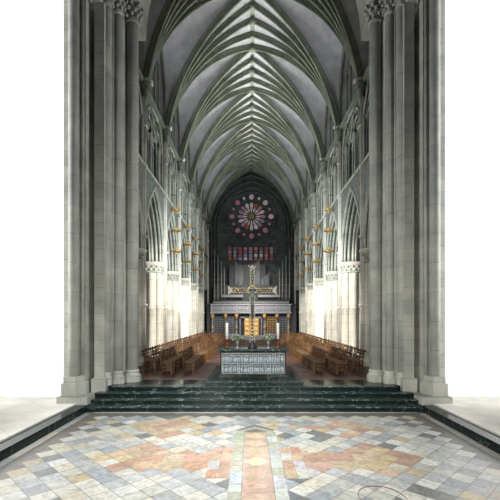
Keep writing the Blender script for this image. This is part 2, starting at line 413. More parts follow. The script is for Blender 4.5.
# crossing arch mouldings above the capitals and the wall over it
for idx, (a, y, r) in enumerate(((4.22,13.5,.26),(4.55,13.1,.2),(4.85,12.7,.18),(5.2,12.35,.2),(5.6,11.95,.18))):
    m = MB(); pth = [(x, y, 13.86+z) for x, z in arch(a, a*1.45, 14)]
    m.tube(pth, r, 10, (0,1,0)); struct(m.build('trim_%d' % (3+idx), M['pier']))
m = MB()
pts = arch(4.3, 6.2, 14)
for (x0,z0),(x1,z1) in zip(pts, pts[1:]):
    for yy in (13.2, 15.4): m.poly([(x0,yy,13.86+z0),(x1,yy,13.86+z1),(x1,yy,26),(x0,yy,26)])
    m.poly([(x0,13.2,13.86+z0),(x1,13.2,13.86+z1),(x1,15.4,13.86+z1),(x0,15.4,13.86+z0)])
for s in (-1,1):
    a, b = sorted((s*4.3, s*14)); m.box(a, b, 13.2, 15.4, 13.88, 26)
struct(m.build('wall_crossing', M['pier']))
# limewashed transept walls beyond the piers
for s in (-1, 1):
    m = MB(); a, b = sorted((s*5.93, s*14)); m.box(a, b, 12.6, 13.2, 0.24, 26)
    w = struct(m.build('wall_transept_'+SIDE[s], M['lime']))
    m = MB(); a, b = sorted((s*5.94, s*14)); m.box(a, b, 12.52, 12.62, 0.24, 0.7)
    m.build('string_course', M['lime'], w)

# ------------------------------------------------------------------ nave walls with arcade
BAYS = [(14.3, 18.0)]+list(zip(PY, PY[1:]))
def arcade_wall(s):
    W = MB()
    AW, AR = 2.02, 3.62   # outer half width and rise of the arcade arch
    layers = [(XW, XW+.12, 0.0), (XW+.12, XW+.30, .16), (XW+.30, XW+.50, .32), (XW+.50, XW+.80, .48), (XW+.80, XW+1.3, .16)]
    for y0, y1 in BAYS:
        AW = min(2.02, (y1-y0)/2-.16); yc = (y0+y1)/2; H = (y1-y0)/2
        for xa, xb, k in layers:
            P = arch_off(AW, AR, k, 9)
            P = [(yc+u, ZCAP+z) for u, z in P]
            X0, X1 = s*xa, s*xb
            for (u0,z0),(u1,z1) in zip(P, P[1:]):
                W.poly([(X0,u0,z0),(X0,u1,z1),(X0,u1,ZSTR),(X0,u0,ZSTR)])
                W.poly([(X1,u0,z0),(X1,u1,z1),(X1,u1,ZSTR),(X1,u0,ZSTR)])
                W.poly([(X0,u0,z0),(X0,u1,z1),(X1,u1,z1),(X1,u0,z0)])
            for (ua, ub) in ((y0, P[0][0]), (P[-1][0], y1)):
                a, b = sorted((X0, X1)); W.box(a, b, ua, ub, ZCAP, ZSTR)
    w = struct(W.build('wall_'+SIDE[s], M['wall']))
    # roll mouldings on every order
    for bi, (y0, y1) in enumerate(BAYS):
        AW = min(2.02, (y1-y0)/2-.16); yc = (y0+y1)/2
        R = MB()
        for xx, k, r in ((XW-.01,-.04,.055),(XW+.02,.07,.06),(XW+.14,.20,.07),(XW+.32,.36,.075),(XW+.52,.52,.08),(XW+.66,.56,.06)):
            P = arch_off(AW, AR, k, 12)
            R.tube([(s*xx, yc+u, ZCAP+z) for u, z in P], r, 6, (1,0,0))
        R.build('arch_moulding', M['trac'], w)
        # carved spandrels: thin diapered panels either side of the arch head
        C = MB()
        P = [(yc+u, ZCAP+z) for u, z in arch_off(AW, AR, -.1, 12)]
        for (u0,z0),(u1,z1) in zip(P, P[1:]):
            if z0 > ZCAP+1.5 or z1 > ZCAP+1.5:
                C.poly([(s*(XW-.012),u0,z0),(s*(XW-.012),u1,z1),(s*(XW-.012),u1,ZSTR),(s*(XW-.012),u0,ZSTR)])
        C.build('diapered_spandrel', M['carved'], w)
    # string courses
    S = MB(); S.box(min(s*(XW-.14),s*(XW+.2)), max(s*(XW-.14),s*(XW+.2)), 14.3, 45, ZSTR, ZSTR+.16)
    S.box(min(s*(XW-.08),s*(XW+.2)), max(s*(XW-.08),s*(XW+.2)), 14.3, 45, ZSTR+.16, ZSTR+.24); S.build('string_course', M['trac'], w)
    S = MB(); S.box(min(s*(XW-.12),s*(XW+.9)), max(s*(XW-.12),s*(XW+.9)), 14.3, 45, ZSP-.32, ZSP-.14); S.build('string_course', M['rib'], w)
    # triforium
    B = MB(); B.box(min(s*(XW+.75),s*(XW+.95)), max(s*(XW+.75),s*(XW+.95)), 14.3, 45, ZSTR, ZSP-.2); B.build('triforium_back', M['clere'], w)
    for y0, y1 in BAYS:
        yc = (y0+y1)/2; zt = 12.1
        T = MB()
        P = [(yc+u, zt+z) for u, z in arch(1.7, 1.45, 8)]
        for xx, r in ((XW+.04,.07),(XW+.2,.06)):
            T.tube([(s*xx,u,z) for u, z in P], r, 6, (1,0,0))
        for c in (-.85, .85):
            for cc in (-.42, .42):
                Q = [(yc+c+cc+u, zt-.35+z) for u, z in arch(.38, .62, 5)]
                T.tube([(s*(XW+.12),u,z) for u, z in Q], .045, 6, (1,0,0))
            Q = [(yc+c+u, zt+z-.1) for u, z in arch(.8, 1.0, 6)]
            T.tube([(s*(XW+.1),u,z) for u, z in Q], .055, 6, (1,0,0))
            T.tube([(s*(XW+.12), yc+c+.17*math.cos(a), zt+.42+.17*math.sin(a)) for a in [2*PI*q/10 for q in range(11)]], .035, 5, (1,0,0))
        T.tube([(s*(XW+.12), yc+.22*math.cos(a), zt+.98+.22*math.sin(a)) for a in [2*PI*q/12 for q in range(13)]], .04, 5, (1,0,0))
        T.build('triforium_tracery', M['trac'], w)
        K = MB()
        for u in (-1.7,-.85,0,.85,1.7):
            K.lathe(s*(XW+.12), yc+u, [(.09,ZSTR+.24),(.09,ZSTR+.34),(.05,ZSTR+.4),(.05,zt-.5),(.08,zt-.42),(.09,zt-.34)], 8)
            if abs(u) > .1 : K.lathe(s*(XW-.0), yc+u, [(.05,ZSTR+.24),(.045,zt-.05),(.09,zt+.05)], 8)
        K.build('triforium_shafts', M['trac'], w)
        # spandrel wall above the triforium arch, carved
        G_ = MB()
        for (u0,z0),(u1,z1) in zip(P, P[1:]):
            for xx in (XW+.06, XW+.3): G_.poly([(s*xx,u0,z0),(s*xx,u1,z1),(s*xx,u1,ZSP-.3),(s*xx,u0,ZSP-.3)])
            G_.poly([(s*(XW+.06),u0,z0),(s*(XW+.06),u1,z1),(s*(XW+.3),u1,z1),(s*(XW+.3),u0,z0)])
        for ua, ub in ((y0, yc-1.75), (yc+1.75, y1)):
            a, b = sorted((s*(XW+.06), s*(XW+.75))); G_.box(a, b, ua, ub, ZSTR, ZSP-.3)
        G_.build('triforium_wall', M['carved'], w)
        # gablets
        gb = MB()
        for c in (-.85, .85):
            pth = [(s*(XW-.02), yc+c-.85, zt+.1), (s*(XW-.02), yc+c, zt+1.35), (s*(XW-.02), yc+c+.85, zt+.1)]
            gb.tube(pth[:2], .04, 6, (1,0,0)); gb.tube(pth[1:], .04, 6, (1,0,0))
        gb.build('gablet', M['trac'], w)
    # clerestory wall, set back
    B = MB()
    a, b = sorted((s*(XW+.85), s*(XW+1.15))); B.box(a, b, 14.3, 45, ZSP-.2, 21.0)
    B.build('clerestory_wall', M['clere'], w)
    for bi, (y0, y1) in enumerate(BAYS):
        yc = (y0+y1)/2
        T = MB(); gl = MB()
        for c, hh in ((-.85,2.4),(0,3.1),(.85,2.4)):
            Q = [(yc+c+u, ZSP+.3+hh-.9+z) for u, z in arch(.34,.75,6)]
            Q = [(yc+c-.34, ZSP+.3)]+Q+[(yc+c+.34, ZSP+.3)]
            T.tube([(s*(XW+.82),u,z) for u, z in Q], .05, 6, (1,0,0))
            gl.poly([(s*(XW+.84),u,z) for u, z in Q])
        for c in (-1.3,-.43,.43,1.3):
            T.lathe(s*(XW+.12), yc+c, [(.08,ZSP-.14),(.05,ZSP-.05),(.05,ZSP+2.1),(.09,ZSP+2.3)], 8)
        for c, hh in ((-.865,.75),(0,1.3),(.865,.75)):
            T.tube([(s*(XW+.12), yc+c+u, ZSP+2.3+z) for u, z in arch(.43,hh,6)], .05, 6, (1,0,0))
        T.build('clerestory_tracery', M['rib'], w)
        g = struct(gl.build('window_%d' % (bi+1+(7 if s > 0 else 0)), M['cleglass']))
    # vault shafts standing on the wall face over every pier
    for i, y in enumerate(PY):
        V = MB(); x = XW-.08
        for dx, dy, r in ((0,0,.07),(.06,-.10,.04),(.06,.10,.04)):
            V.lathe(s*(x+dx), y+dy, [(r,ZN),(r,ZSP-.9)], 10)
        for z in (3.4, ZCAP+.6, ZSTR+.08, 11.8):
            V.lathe(s*x, y, [(.10,z-.07),(.145,z-.03),(.145,z+.03),(.10,z+.07)], 10)
        V.lathe(s*x, y, [(.15,ZN),(.22,ZN+.02),(.22,ZN+.25),(.12,ZN+.4)], 8)
        struct(V.build('trim_%d' % (40+i+(10 if s > 0 else 0)), M['nave']))
        V = MB(); V.lathe(s*x, y, [(.12,ZSP-.95),(.17,ZSP-.9),(.13,ZSP-.84),(.16,ZSP-.6),(.3,ZSP-.42),(.32,ZSP-.3),(.25,ZSP-.2)], 12)
        for q in range(8):
            aa = 2*PI*q/8; V.sphere((s*x+.22*math.cos(aa), y+.22*math.sin(aa), ZSP-.52), .06, 6, 4)
        V.build('springer_capital', M['rib'], w)
    # outer aisle wall, aisle vault and passage floors
    A = MB(); a, b = sorted((s*10.5, s*10.9)); A.box(a, b, 13.2, 45, ZN, 11); struct(A.build('wall_aisle_'+SIDE[s], M['wall']))
    A = MB(); a, b = sorted((s*(XW+1.2), s*10.6)); A.box(a, b, 13.2, 45, 9.7, 9.9); struct(A.build('ceiling', M['web']))
    A = MB(); a, b = sorted((s*(XW+.2), s*(XW+1.2))); A.box(a, b, 14.3, 45, ZSP-.3, ZSP-.15); struct(A.build('ceiling', M['clere']))
for s in (-1, 1): arcade_wall(s)

# ------------------------------------------------------------------ nave piers
def pier(i, s):
    y = PY[i]; x = s*5.8
    names = ['nearest', 'second', 'third', 'fourth', 'fifth', 'farthest']
    nm = names[i]
    lab = '%s of the six pale clustered stone piers along the %s side of the nave' % (nm, SIDE[s])
    return (x, y, lab)
def make_pier(lab):
    t = empty('nave_pier', lab, 'pier', (0,0,0), 'pale clustered piers of the nave arcade')
    m = MB(); m.lathe(0,0,[(.54,0),(.54,ZCAP-ZN-.3)], 16, False, PI/8); m.build('core', M['nave'], t)
    for q in range(8):
        a = 2*PI*q/8; r = .17 if q % 2 == 0 else .12; R = .50 if q % 2 == 0 else .52
        m = MB(); cx, cy = R*math.cos(a), R*math.sin(a)
        m.lathe(cx, cy, [(r*1.7,0),(r*1.7,.28),(r*1.5,.32),(r*1.55,.38),(r*1.1,.42),(r*1.2,.48),(r,.52),(r,2.7),(r*1.25,2.74),(r*1.25,2.8),(r,2.84),(r,ZCAP-ZN-.62)], 12)
        m.build('shaft', M['nave'], t)
    m = MB(); H = ZCAP-ZN
    m.lathe(0,0,[(.60,H-.62),(.68,H-.6),(.68,H-.54),(.60,H-.50),(.60,H-.36),(.70,H-.22),(.72,H-.2)], 24)
    for row in range(2):
        for q in range(16):
            a = 2*PI*(q+.5*row)/16; m.sphere(((.66+.05*row)*math.cos(a), (.66+.05*row)*math.sin(a), H-.42+.15*row), .06, 6, 5)
    m.build('foliage_capital', M['trac'], t)
    m = MB(); m.lathe(0,0,[(.74,H-.2),(.78,H-.16),(.78,H-.08),(.82,H-.06),(.82,H-.01)], 24); m.build('abacus', M['nave'], t)
    m = MB(); m.lathe(0,0,[(.84,0),(.84,.2),(.78,.24)], 8, False, PI/8); m.build('plinth', M['nave'], t)
    return t
proto = None
for s in (-1, 1):
    for i in range(0, 6):
        x, y, lab = pier(i, s)
        if proto is None: proto = make_pier(lab); o = proto
        else: o = copy_tree(proto); o['label'] = lab
        o.location = (x, y, ZN)
# ------------------------------------------------------------------ vault
SPX = 5.05
Rv = 8.6
_L = math.hypot(SPX, ZAP-ZSP); _h = math.sqrt(Rv*Rv-_L*_L/4)
Cx = SPX/2-_h*(ZAP-ZSP)/_L; Cz = (ZAP+ZSP)/2-_h*SPX/_L
def zv(t):   # t = 0 at the wall, 1 at the ridge
    d = SPX*(1-t)-Cx
    return Cz+math.sqrt(max(Rv*Rv-d*d, 0))
ribprof = [(-.14,0.06),(-.14,-.04),(-.09,-.06),(-.10,-.12),(-.05,-.13),(-.065,-.20),(-.035,-.25),(.035,-.25),(.065,-.20),(.05,-.13),(.10,-.12),(.09,-.06),(.14,-.04),(.14,.06)]
web = MB()
springs = [13.5+0.0]+PY
springs = [13.5]+PY
NT = 22
ts = [ (1-math.cos(PI/2*k/NT)) for k in range(NT+1)]
tn = 0
for i, ys in enumerate(springs):
    rg = MB()
    for dlt in (-2.25,-1.125,0,1.125,2.25):
        if ys+dlt > 45.3 or ys+dlt < 15.5: continue
        for s in (-1, 1):
            if ys < 15: continue
            path = [(s*SPX*(1-t), ys+dlt*t, zv(t)) for t in ts]
            S = Vector((dlt, s*SPX, 0)).normalized()
            p2 = path
            # make N point downward
            T = Vector(p2[-1])-Vector(p2[-2]); N = T.cross(S)
            if N.z < 0: S = -S
            rg.sweep(p2, S, ribprof)
    if ys > 15:
        tn += 1
        struct(rg.build('trim_%d' % (20+tn), M['rib']))
    for s in (-1, 1):
        for d0, d1 in ((-2.25,-1.125),(-1.125,0),(0,1.125),(1.125,2.25)):
            if ys+d0 < 11 or ys+d1 > 45.3: continue
            web.grid(lambda a, b: (s*SPX*(1-ts[round(a*NT)]), ys+(d0+(d1-d0)*b)*ts[round(a*NT)], zv(ts[round(a*NT)])+.02), NT, 2)
lat = MB()
ZF = 18.9
def shape(v):  # pointed arch section, v in -1..1, value 0..1
    a, r = 1.0, 2.0; R = (a*a+r*r)/(2*a); c = a-R
    return math.sqrt(max(R*R-(abs(v)-c)**2, 0))/r
for y0, y1 in zip(springs, springs[1:]):
    for s in (-1, 1):
        def fn(a, b):
            t = ts[round(a*NT)]; v = 2*b-1
            ya = y0+2.25*t; yb = y1-2.25*t
            zr = ZF+(ZAP-ZF)*t; z = zv(t)
            return (s*SPX*(1-t), (ya+yb)/2+v*(yb-ya)/2, z+.02+max(zr-z, 0)*shape(v))
        web.grid(fn, NT, 12)
        web.grid(lambda a, b: (s*(SPX+1.05*a), (y0+y1)/2+(2*b-1)*2.25, ZSP+.02+(ZF-ZSP)*shape(2*b-1)), 1, 12)
        if y0 > 15:
            lat.tube([(s*(SPX*(1-t)), (y0+y1)/2, max(ZF+(ZAP-ZF)*t, zv(t))-.01) for t in ts], .035, 5, (0,1,0))
            # wall rib round the clerestory
            lat.tube([(s*(SPX+.02), (y0+y1)/2+(2*b/16-1)*2.25, ZSP+(ZF-ZSP)*shape(2*b/16-1)) for b in range(17)], .09, 6, (1,0,0))
ceil = struct(web.build('ceiling', M['web'], weld=False))
lat.build('wall_rib', M['rib'], ceil)
m = MB(); m.sweep([(0, 15.5, ZAP+.02), (0, 30, ZAP+.02), (0, 45, ZAP+.02)], (1,0,0), [(a,-b) for a, b in [(-.16,-.06),(-.16,.07),(-.1,.12),(-.05,.3),(.05,.3),(.1,.12),(.16,.07),(.16,-.06)]])
m.build('ridge_rib', M['rib'], ceil)
m = MB()
y = 15.75
while y < 45:
    big = abs(((y-18)/4.5) % 1) < .02 or abs(((y-15.75)/4.5) % 1) < .02
    m.sphere((0, y, ZAP-.22), .24 if big else .17, 8, 6, (1,1,.7)); y += 1.125
m.build('roof_boss', M['rib'], ceil)

# ------------------------------------------------------------------ west wall with rose
m = MB()
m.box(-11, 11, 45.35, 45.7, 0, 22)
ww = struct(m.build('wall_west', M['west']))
# deep arch orders round the west wall
m = MB()
for k, a in ((0,4.7),(1,4.35),(2,4.0)):
    P = arch(a, a*1.27-.25*k, 16); yy = 44.9+.12*k
    P = [(-a, ZN-12.9)]+P+[(a, ZN-12.9)]
    m.tube([(x, yy, 13.5+z) for x, z in P], .11, 8, (0,1,0))
struct(m.build('trim_60', M['clere']))
RC = Vector((0.0, 45.28, 2.8+101.5*45.3/F)); RS = 45.3/F
rose = struct(MB().build('window_30', M['case'])) if False else None
m = MB()
def ring(mbx, r, tr, cx=0, cz=0, n=32, yy=45.25):
    mbx.tube([(RC.x+cx+r*math.cos(2*PI*q/n), yy, RC.z+cz+r*math.sin(2*PI*q/n)) for q in range(n+1)], tr, 6, (0,1,0))
ring(m, 24*RS, .14); ring(m, 14.3*RS, .05); ring(m, 3.4*RS, .06)
for q in range(16):
    a = 2*PI*(q+.5)/16
    m.tube([(RC.x+3.4*RS*math.cos(a), 45.25, RC.z+3.4*RS*math.sin(a)), (RC.x+14*RS*math.cos(a), 45.25, RC.z+14*RS*math.sin(a))], .045, 6, (0,1,0))
    a = 2*PI*q/16
    ring(m, (3.4 if q % 2 == 0 else 2.2)*RS, .05, 19.5*RS*math.cos(a), 19.5*RS*math.sin(a), 12)
rose = struct(m.build('window_20', M['west']))
def pane(name, mat, pts, yy=45.3):
    p = MB(); p.poly([(x, yy, z) for x, z in pts]); o = p.build(name, mat, rose); return o
gm = ['g_rose','g_pink','g_rose','g_red','g_pink','g_pale','g_rose','g_blue']
for q in range(16):
    a = 2*PI*q/16; ca, sa = math.cos(a), math.sin(a)
    def pol(r, w): return (RC.x+(r*ca-w*sa)*RS, RC.z+(r*sa+w*ca)*RS)
    pane('inner_petal_pane', M['g_pink' if q % 2 else 'g_pale'], [pol(3.8,0),pol(6,.75),pol(8.6,.95),pol(8.6,-.95),pol(6,-.75)])
    pane('petal_pane', M[gm[q % 8]], [pol(8.9,-1.2),pol(8.9,1.2),pol(11.5,1.7),pol(13.3,1.3),pol(14,0),pol(13.3,-1.3),pol(11.5,-1.7)])
    r = 2.7 if q % 2 == 0 else 1.5
    mt = 'g_pink' if q in (0,2,4) else ('g_pale' if q in (3,5) else 'g_rose')
    pane('roundel_pane', M[mt], [pol(19.5+r*math.cos(b), r*math.sin(b)*.9) for b in [2*PI*k/12 for k in range(12)]])
pane('eye_pane', M['g_amber'], [(RC.x+3*RS*math.cos(b), RC.z+3*RS*math.sin(b)) for b in [2*PI*k/12 for k in range(12)]])
# row of lancets
for k in range(9):
    cx = (-22.5+k*5.2+.8)*RS; zb = EYE+57.5*RS; w = 1.9*RS
    T = MB(); Q = [(cx-w, zb)]+[(cx+u, zb+12*RS+z) for u, z in arch(w, 3.4*RS, 6)]+[(cx+w, zb)]
    T.tube([(x, 45.25, z) for x, z in Q+[Q[0]]], .05, 6, (0,1,0))
    wdw = struct(T.build('window_%d' % (22+k), M['west']))
    for r in range(4):
        z0 = zb+r*3.4*RS; p = MB(); hw = w*.82
        p.poly([(cx-hw,45.3,z0+.04),(cx+hw,45.3,z0+.04),(cx+hw,45.3,z0+3.1*RS),(cx-hw,45.3,z0+3.1*RS)])
        p.build('pane', M[random.choice(['g_red','g_red','g_rose','g_blue','g_pale'] if r != 3 else ['g_red','g_rose'])], wdw)

# ------------------------------------------------------------------ organ on the west gallery
YO = 43.6; so = YO/F
def px(x): return (x-250.5)*so-0.12
def pz(y): return EYE+(318-y)*so
org = empty('pipe_organ', 'dark cased pipe organ with silvery pipes on the gallery under the rose window', 'organ', (0,YO,pz(303)))
def oput(m, name, mat, par=org):
    o = m.build(name, mat, None, loc=org.location); o.parent = par; o.location = (0,0,0); return o
m = MB(); m.box(px(213), px(289), YO, YO+1.2, pz(303.5), pz(285)); m.box(px(229), px(266), YO+.4, YO+1.2, pz(285), pz(264)); oput(m, 'case', M['case'])
m = MB(); m.box(px(222), px(243), YO-.5, YO-.1, pz(297.5), pz(295)); m.box(px(258), px(280), YO-.5, YO-.1, pz(297.5), pz(295)); m.box(px(213), px(289), YO-.1, YO, pz(303.5), pz(301.5)); oput(m, 'gallery_rail', M['pipe'])
def pipes(x0, x1, y0t, y1t, yb, n, r, yy):
    for k in range(n):
        f_ = k/(n-1) if n > 1 else 0; x = px(x0+(x1-x0)*f_); zt = pz(y0t+(y1t-y0t)*f_); zb = pz(yb)
        m = MB(); m.lathe(x, yy, [(r*.3,zb),(r,zb+r*3),(r,zt),(r*.8,zt+.01)], 8); oput(m, 'pipe', M['pipe'])
pipes(235.5, 242.5, 261, 268, 285, 7, .055, YO+.2)
pipes(253, 259.5, 265, 259, 286, 7, .055, YO+.2)
pipes(261.5, 269, 279, 272.5, 286, 7, .05, YO+.2)
pipes(236, 241, 286, 279, 292, 6, .04, YO+.1)
for xs in ((214.6,218,221.5,224.5),(289.5,286,282.5,279.5)):
    for k, x in enumerate(xs):
        m = MB(); zt = pz(251+k*6); m.lathe(px(x), YO-.15, [(.03,pz(300)),(.065,pz(298)),(.065,zt),(.02,zt+.25)], 8); oput(m, 'tall_pipe', M['pipe'])
        m = MB()
        for q in range(5):
            m.sphere((px(x), YO-.22, pz(296-q*5.5)), .07, 6, 5)
        oput(m, 'gilt_ornament', M['gild2'])

# ------------------------------------------------------------------ screen under the organ
YS = 42.0; so = YS/F
scr = empty('choir_screen', 'pale stone screen with roundel frieze and golden door across the far end', 'screen', (0,YS,ZN))
def sput(m, name, mat, par=None):
    o = m.build(name, mat, None, loc=scr.location); o.parent = par or scr; o.location = (0,0,0); return o
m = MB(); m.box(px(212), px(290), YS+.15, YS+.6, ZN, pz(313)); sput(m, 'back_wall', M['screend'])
m = MB(); m.box(px(211), px(290.5), YS-.25, YS+.7, pz(313), pz(304.5)); sput(m, 'frieze', M['screen'])
m = MB()
for a, b in ((304.0,305.2),(312.2,313.4)): m.box(px(210.5), px(291), YS-.33, YS+.7, pz(b), pz(a))
for x in (211.5, 224, 237, 263.5, 276.5, 289.5): m.box(px(x)-.05, px(x)+.05, YS-.3, YS-.2, pz(313), pz(304.5))
sput(m, 'cornice', M['screen_l'])
for x in (214.5,217.8,221,227,230.5,234,240,243.5,247,254,257.5,261,266.5,270,273.5,279.5,283,286.5):
    m = MB(); m.tube([(px(x), YS-.30, pz(308.7)), (px(x), YS-.25, pz(308.7))], .12, 10, (1,0,0)); sput(m, 'roundel', M['screen_l'])
for x in (212.5, 225.5, 236.5, 264.5, 275.5 if False else 277, 288.5):
    m = MB(); m.lathe(px(x), YS-.05, [(.2,ZN),(.2,ZN+.25),(.11,ZN+.35),(.11,pz(318)),(.16,pz(317)),(.22,pz(314)),(.22,pz(313))], 12); c_ = sput(m, 'column', M['screen'])
    m = MB(); m.lathe(px(x), YS-.05, [(.17,pz(319)),(.19,pz(317)),(.24,pz(314.2))], 10); sput(m, 'gilt_capital', M['gild2'], c_)
    m = MB(); m.sphere((px(x),YS-.1,pz(327.5)),.16,8,6,(1,1,1.8)); sput(m, 'gilt_collar', M['gild2'], c_)
for x0, x1 in ((214.5,224),(265.8,275.8),(227,235),(278,287)):
    m = MB(); n = 6
    for k in range(n+1):
        x = px(x0+(x1-x0)*k/n); m.box(x-.025, x+.025, YS+.02, YS+.07, ZN+.5, pz(317))
    for k in range(8):
        z = ZN+.5+(pz(317)-ZN-.5)*k/7; m.box(px(x0), px(x1), YS+.01, YS+.06, z-.02, z+.02)
    sput(m, 'lattice', M['gild2'] if x0 > 260 and x0 < 270 else M['screen'])
    m = MB(); m.box(px(x0), px(x1), YS-.02, YS+.12, ZN, ZN+.5); sput(m, 'dado', M['screen'])
m = MB(); m.box(px(239.5), px(262), YS-.12, YS+.1, pz(318.2), pz(316.8)); m.box(px(239.5), px(240.7), YS-.12, YS+.1, ZN, pz(317)); m.box(px(260.8), px(262), YS-.12, YS+.1, ZN, pz(317)); sput(m, 'door_surround', M['screen'])
m = MB(); m.box(px(244.2), px(251.5), YS-.08, YS+.1, ZN, pz(318.4)); m.box(px(252), px(259), YS-.08, YS+.1, ZN, pz(318.4)); dr = sput(m, 'door', M['doorp'])
for q in range(4):
    for xx in (247, 249.8 if False else 255.6):
        m = MB(); z = ZN+.35+q*.52; m.box(px(xx)-.2, px(xx)+.2, YS-.12, YS-.07, z, z+.36); sput(m, 'door_panel', M['gold'], dr)
for a, b in ((-4.9, px(210.5)), (px(290.5), 4.9)):
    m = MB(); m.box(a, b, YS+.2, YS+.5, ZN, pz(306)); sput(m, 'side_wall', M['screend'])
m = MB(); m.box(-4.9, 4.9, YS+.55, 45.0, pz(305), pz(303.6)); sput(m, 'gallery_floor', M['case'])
# altar table-like pale step before the screen
m = MB(); m.box(-2.2, 2.2, YS-3.2, YS-.6, ZN, ZN+.18); m.box(-1.8, 1.8, YS-2.8, YS-.6, ZN+.18, ZN+.36)
struct(m.build('step', M['screen_l']))

# ------------------------------------------------------------------ altar platform and altar
for z0, z1, hw, ya, yb in ((.6,.72,1.58,12.45,16.8),(.72,.84,1.36,12.75,16.5)):
    m = MB(); m.box(-hw, hw, ya, yb, z0, z1-.02); st = struct(m.build('step', M['dmarble']))
    m = MB(); m.box(-hw-.02, hw+.02, ya-.02, yb+.02, z1-.02, z1); m.build('nosing', M['dmarble2'] if z1 < .8 else M['dmarble'], st)
YA = 13.05; ZA = .84
al = empty('altar', 'black marble altar with silver relief front in the middle of the platform', 'altar', (-.03, YA, ZA))
def aput(m, name, mat, par=None, label=None):
    o = m.build(name, mat, par or al)
    if label: o['label'] = label
    return o
m = MB(); m.box(-1.12, 1.12, .04, .95, 0, .84); m.box(-1.16, 1.16, .0, 1.0, 0, .07); aput(m, 'body', M['dmarble'])
m = MB(); m.box(-1.21, 1.21, -.05, 1.05, .84, .91); aput(m, 'tabletop', M['dmarble2'])
m = MB(); m.box(-1.065, 1.065, .0, .045, .07, .775); fr = aput(m, 'relief_front', M['relief'], label='silver relief panel front')
m = MB()
for z in (.075, .42, .765): m.box(-1.065, 1.065, -.015, .0, z-.012, z+.012)
for k in range(7): m.box(-1.065+k*.355-.01, -1.065+k*.355+.01, -.015, 0, .07, .775)
aput(m, 'relief_frame', M['silver'], fr)
rnd = random.Random(3)
for r in range(2):
    for k in range(6):
        cx = -1.065+.355*(k+.5); cz = .25+.345*r
        m = MB()
        for q in range(5):
            fx = cx-.13+.065*q+rnd.uniform(-.015,.015); h = rnd.uniform(.12,.2)
            m.sphere((fx, -.005, cz-.06), .035, 6, 5, (1,.6,h/.05)); m.sphere((fx, -.015, cz+h*.55), .026, 6, 5)
            m.sphere((fx+rnd.uniform(-.04,.04), -.01, cz+rnd.uniform(-.02,.08)), .022, 6, 4, (1.8,.7,.7))
        aput(m, 'figure_relief', M['figs'], fr)
ZT = ZA+.91

# crucifix
CX, CY = -.053, 13.45; cs = CY/F
def cz_(y): return EYE+(318-y)*cs-ZT
cr = empty('crucifix', 'tall slender silver and gold openwork crucifix standing on the black altar', 'crucifix', (CX, CY, ZT))
m = MB(); m.lathe(0,0,[(.17,0),(.17,.05),(.13,.08),(.14,.16),(.08,.2),(.07,.28)], 12); m.build('foot', M['dark'], cr)
zt = cz_(268.5); zc = cz_(290.3)
m = MB()
for sx in (-1, 1):
    m.box(sx*.08-.011, sx*.08+.011, -.03, .03, .2, zc-.12)
    m.box(sx*.06-.014, sx*.06+.014, -.025, .025, zc+.1, zt)
m.build('shaft_rail', M['rail'], cr)
m = MB()
for sz in (-1, 1): m.box(-.72, .72, -.03, .03, zc+sz*.07-.011, zc+sz*.07+.011)
m.build('arm_rail', M['silver'], cr)
m = MB()
k = 0; z = .28
while z < zc-.12:
    m.sphere((0,0,z), .042, 6, 5, (1,.8,1)); z += .115
z = zc+.2
while z < zt-.05:
    m.sphere((0,0,z), .035, 6, 5); z += .1
x = .2
while x < .7:
    for sx in (-1, 1):
        m.sphere((sx*x,0,zc), .042, 6, 5)
        for dz in (-.07,.07): m.sphere((sx*(x+.05),-.02,zc+dz), .026, 6, 4)
    x += .105
m.build('gilt_beads', M['gold'], cr)
m = MB()
m.box(-.03, .03, -.012, .012, .25, zt)
m.box(-.72, .72, -.012, .012, zc-.03, zc+.03)
m.build('inner_bar', M['dark'], cr)
m = MB()
for sx in (-1, 1):   # flared ends
    m.prism([(0,0),(1,0)], 0, 1) if False else None
    m.poly([(sx*.70,-.03,zc-.06),(sx*.86,-.03,zc-.16),(sx*.83,-.03,zc),(sx*.86,-.03,zc+.16),(sx*.70,-.03,zc+.06)])
    m.poly([(sx*.70,.03,zc-.06),(sx*.86,.03,zc-.16),(sx*.83,.03,zc),(sx*.86,.03,zc+.16),(sx*.70,.03,zc+.06)])
    pp = [(sx*.70,zc-.06),(sx*.86,zc-.16),(sx*.83,zc),(sx*.86,zc+.16),(sx*.70,zc+.06)]
    for (x0,z0),(x1,z1) in zip(pp, pp[1:]+pp[:1]): m.poly([(x0,-.03,z0),(x1,-.03,z1),(x1,.03,z1),(x0,.03,z0)])
pp = [(-.06,zt-.02),(-.16,zt+.12),(-.05,zt+.06),(0,zt+.13),(.05,zt+.06),(.16,zt+.12),(.06,zt-.02)]
for yy in (-.03,.03): m.poly([(x,yy,z) for x,z in pp])
for (x0,z0),(x1,z1) in zip(pp, pp[1:]+pp[:1]): m.poly([(x0,-.03,z0),(x1,-.03,z1),(x1,.03,z1),(x0,.03,z0)])
m.build('flared_end', M['rail'], cr)
m = MB(); m.tube([(.15*math.cos(2*PI*q/20), 0, zc+.15*math.sin(2*PI*q/20)) for q in range(21)], .025, 6, (0,1,0)); m.build('halo_ring', M['gold'], cr)
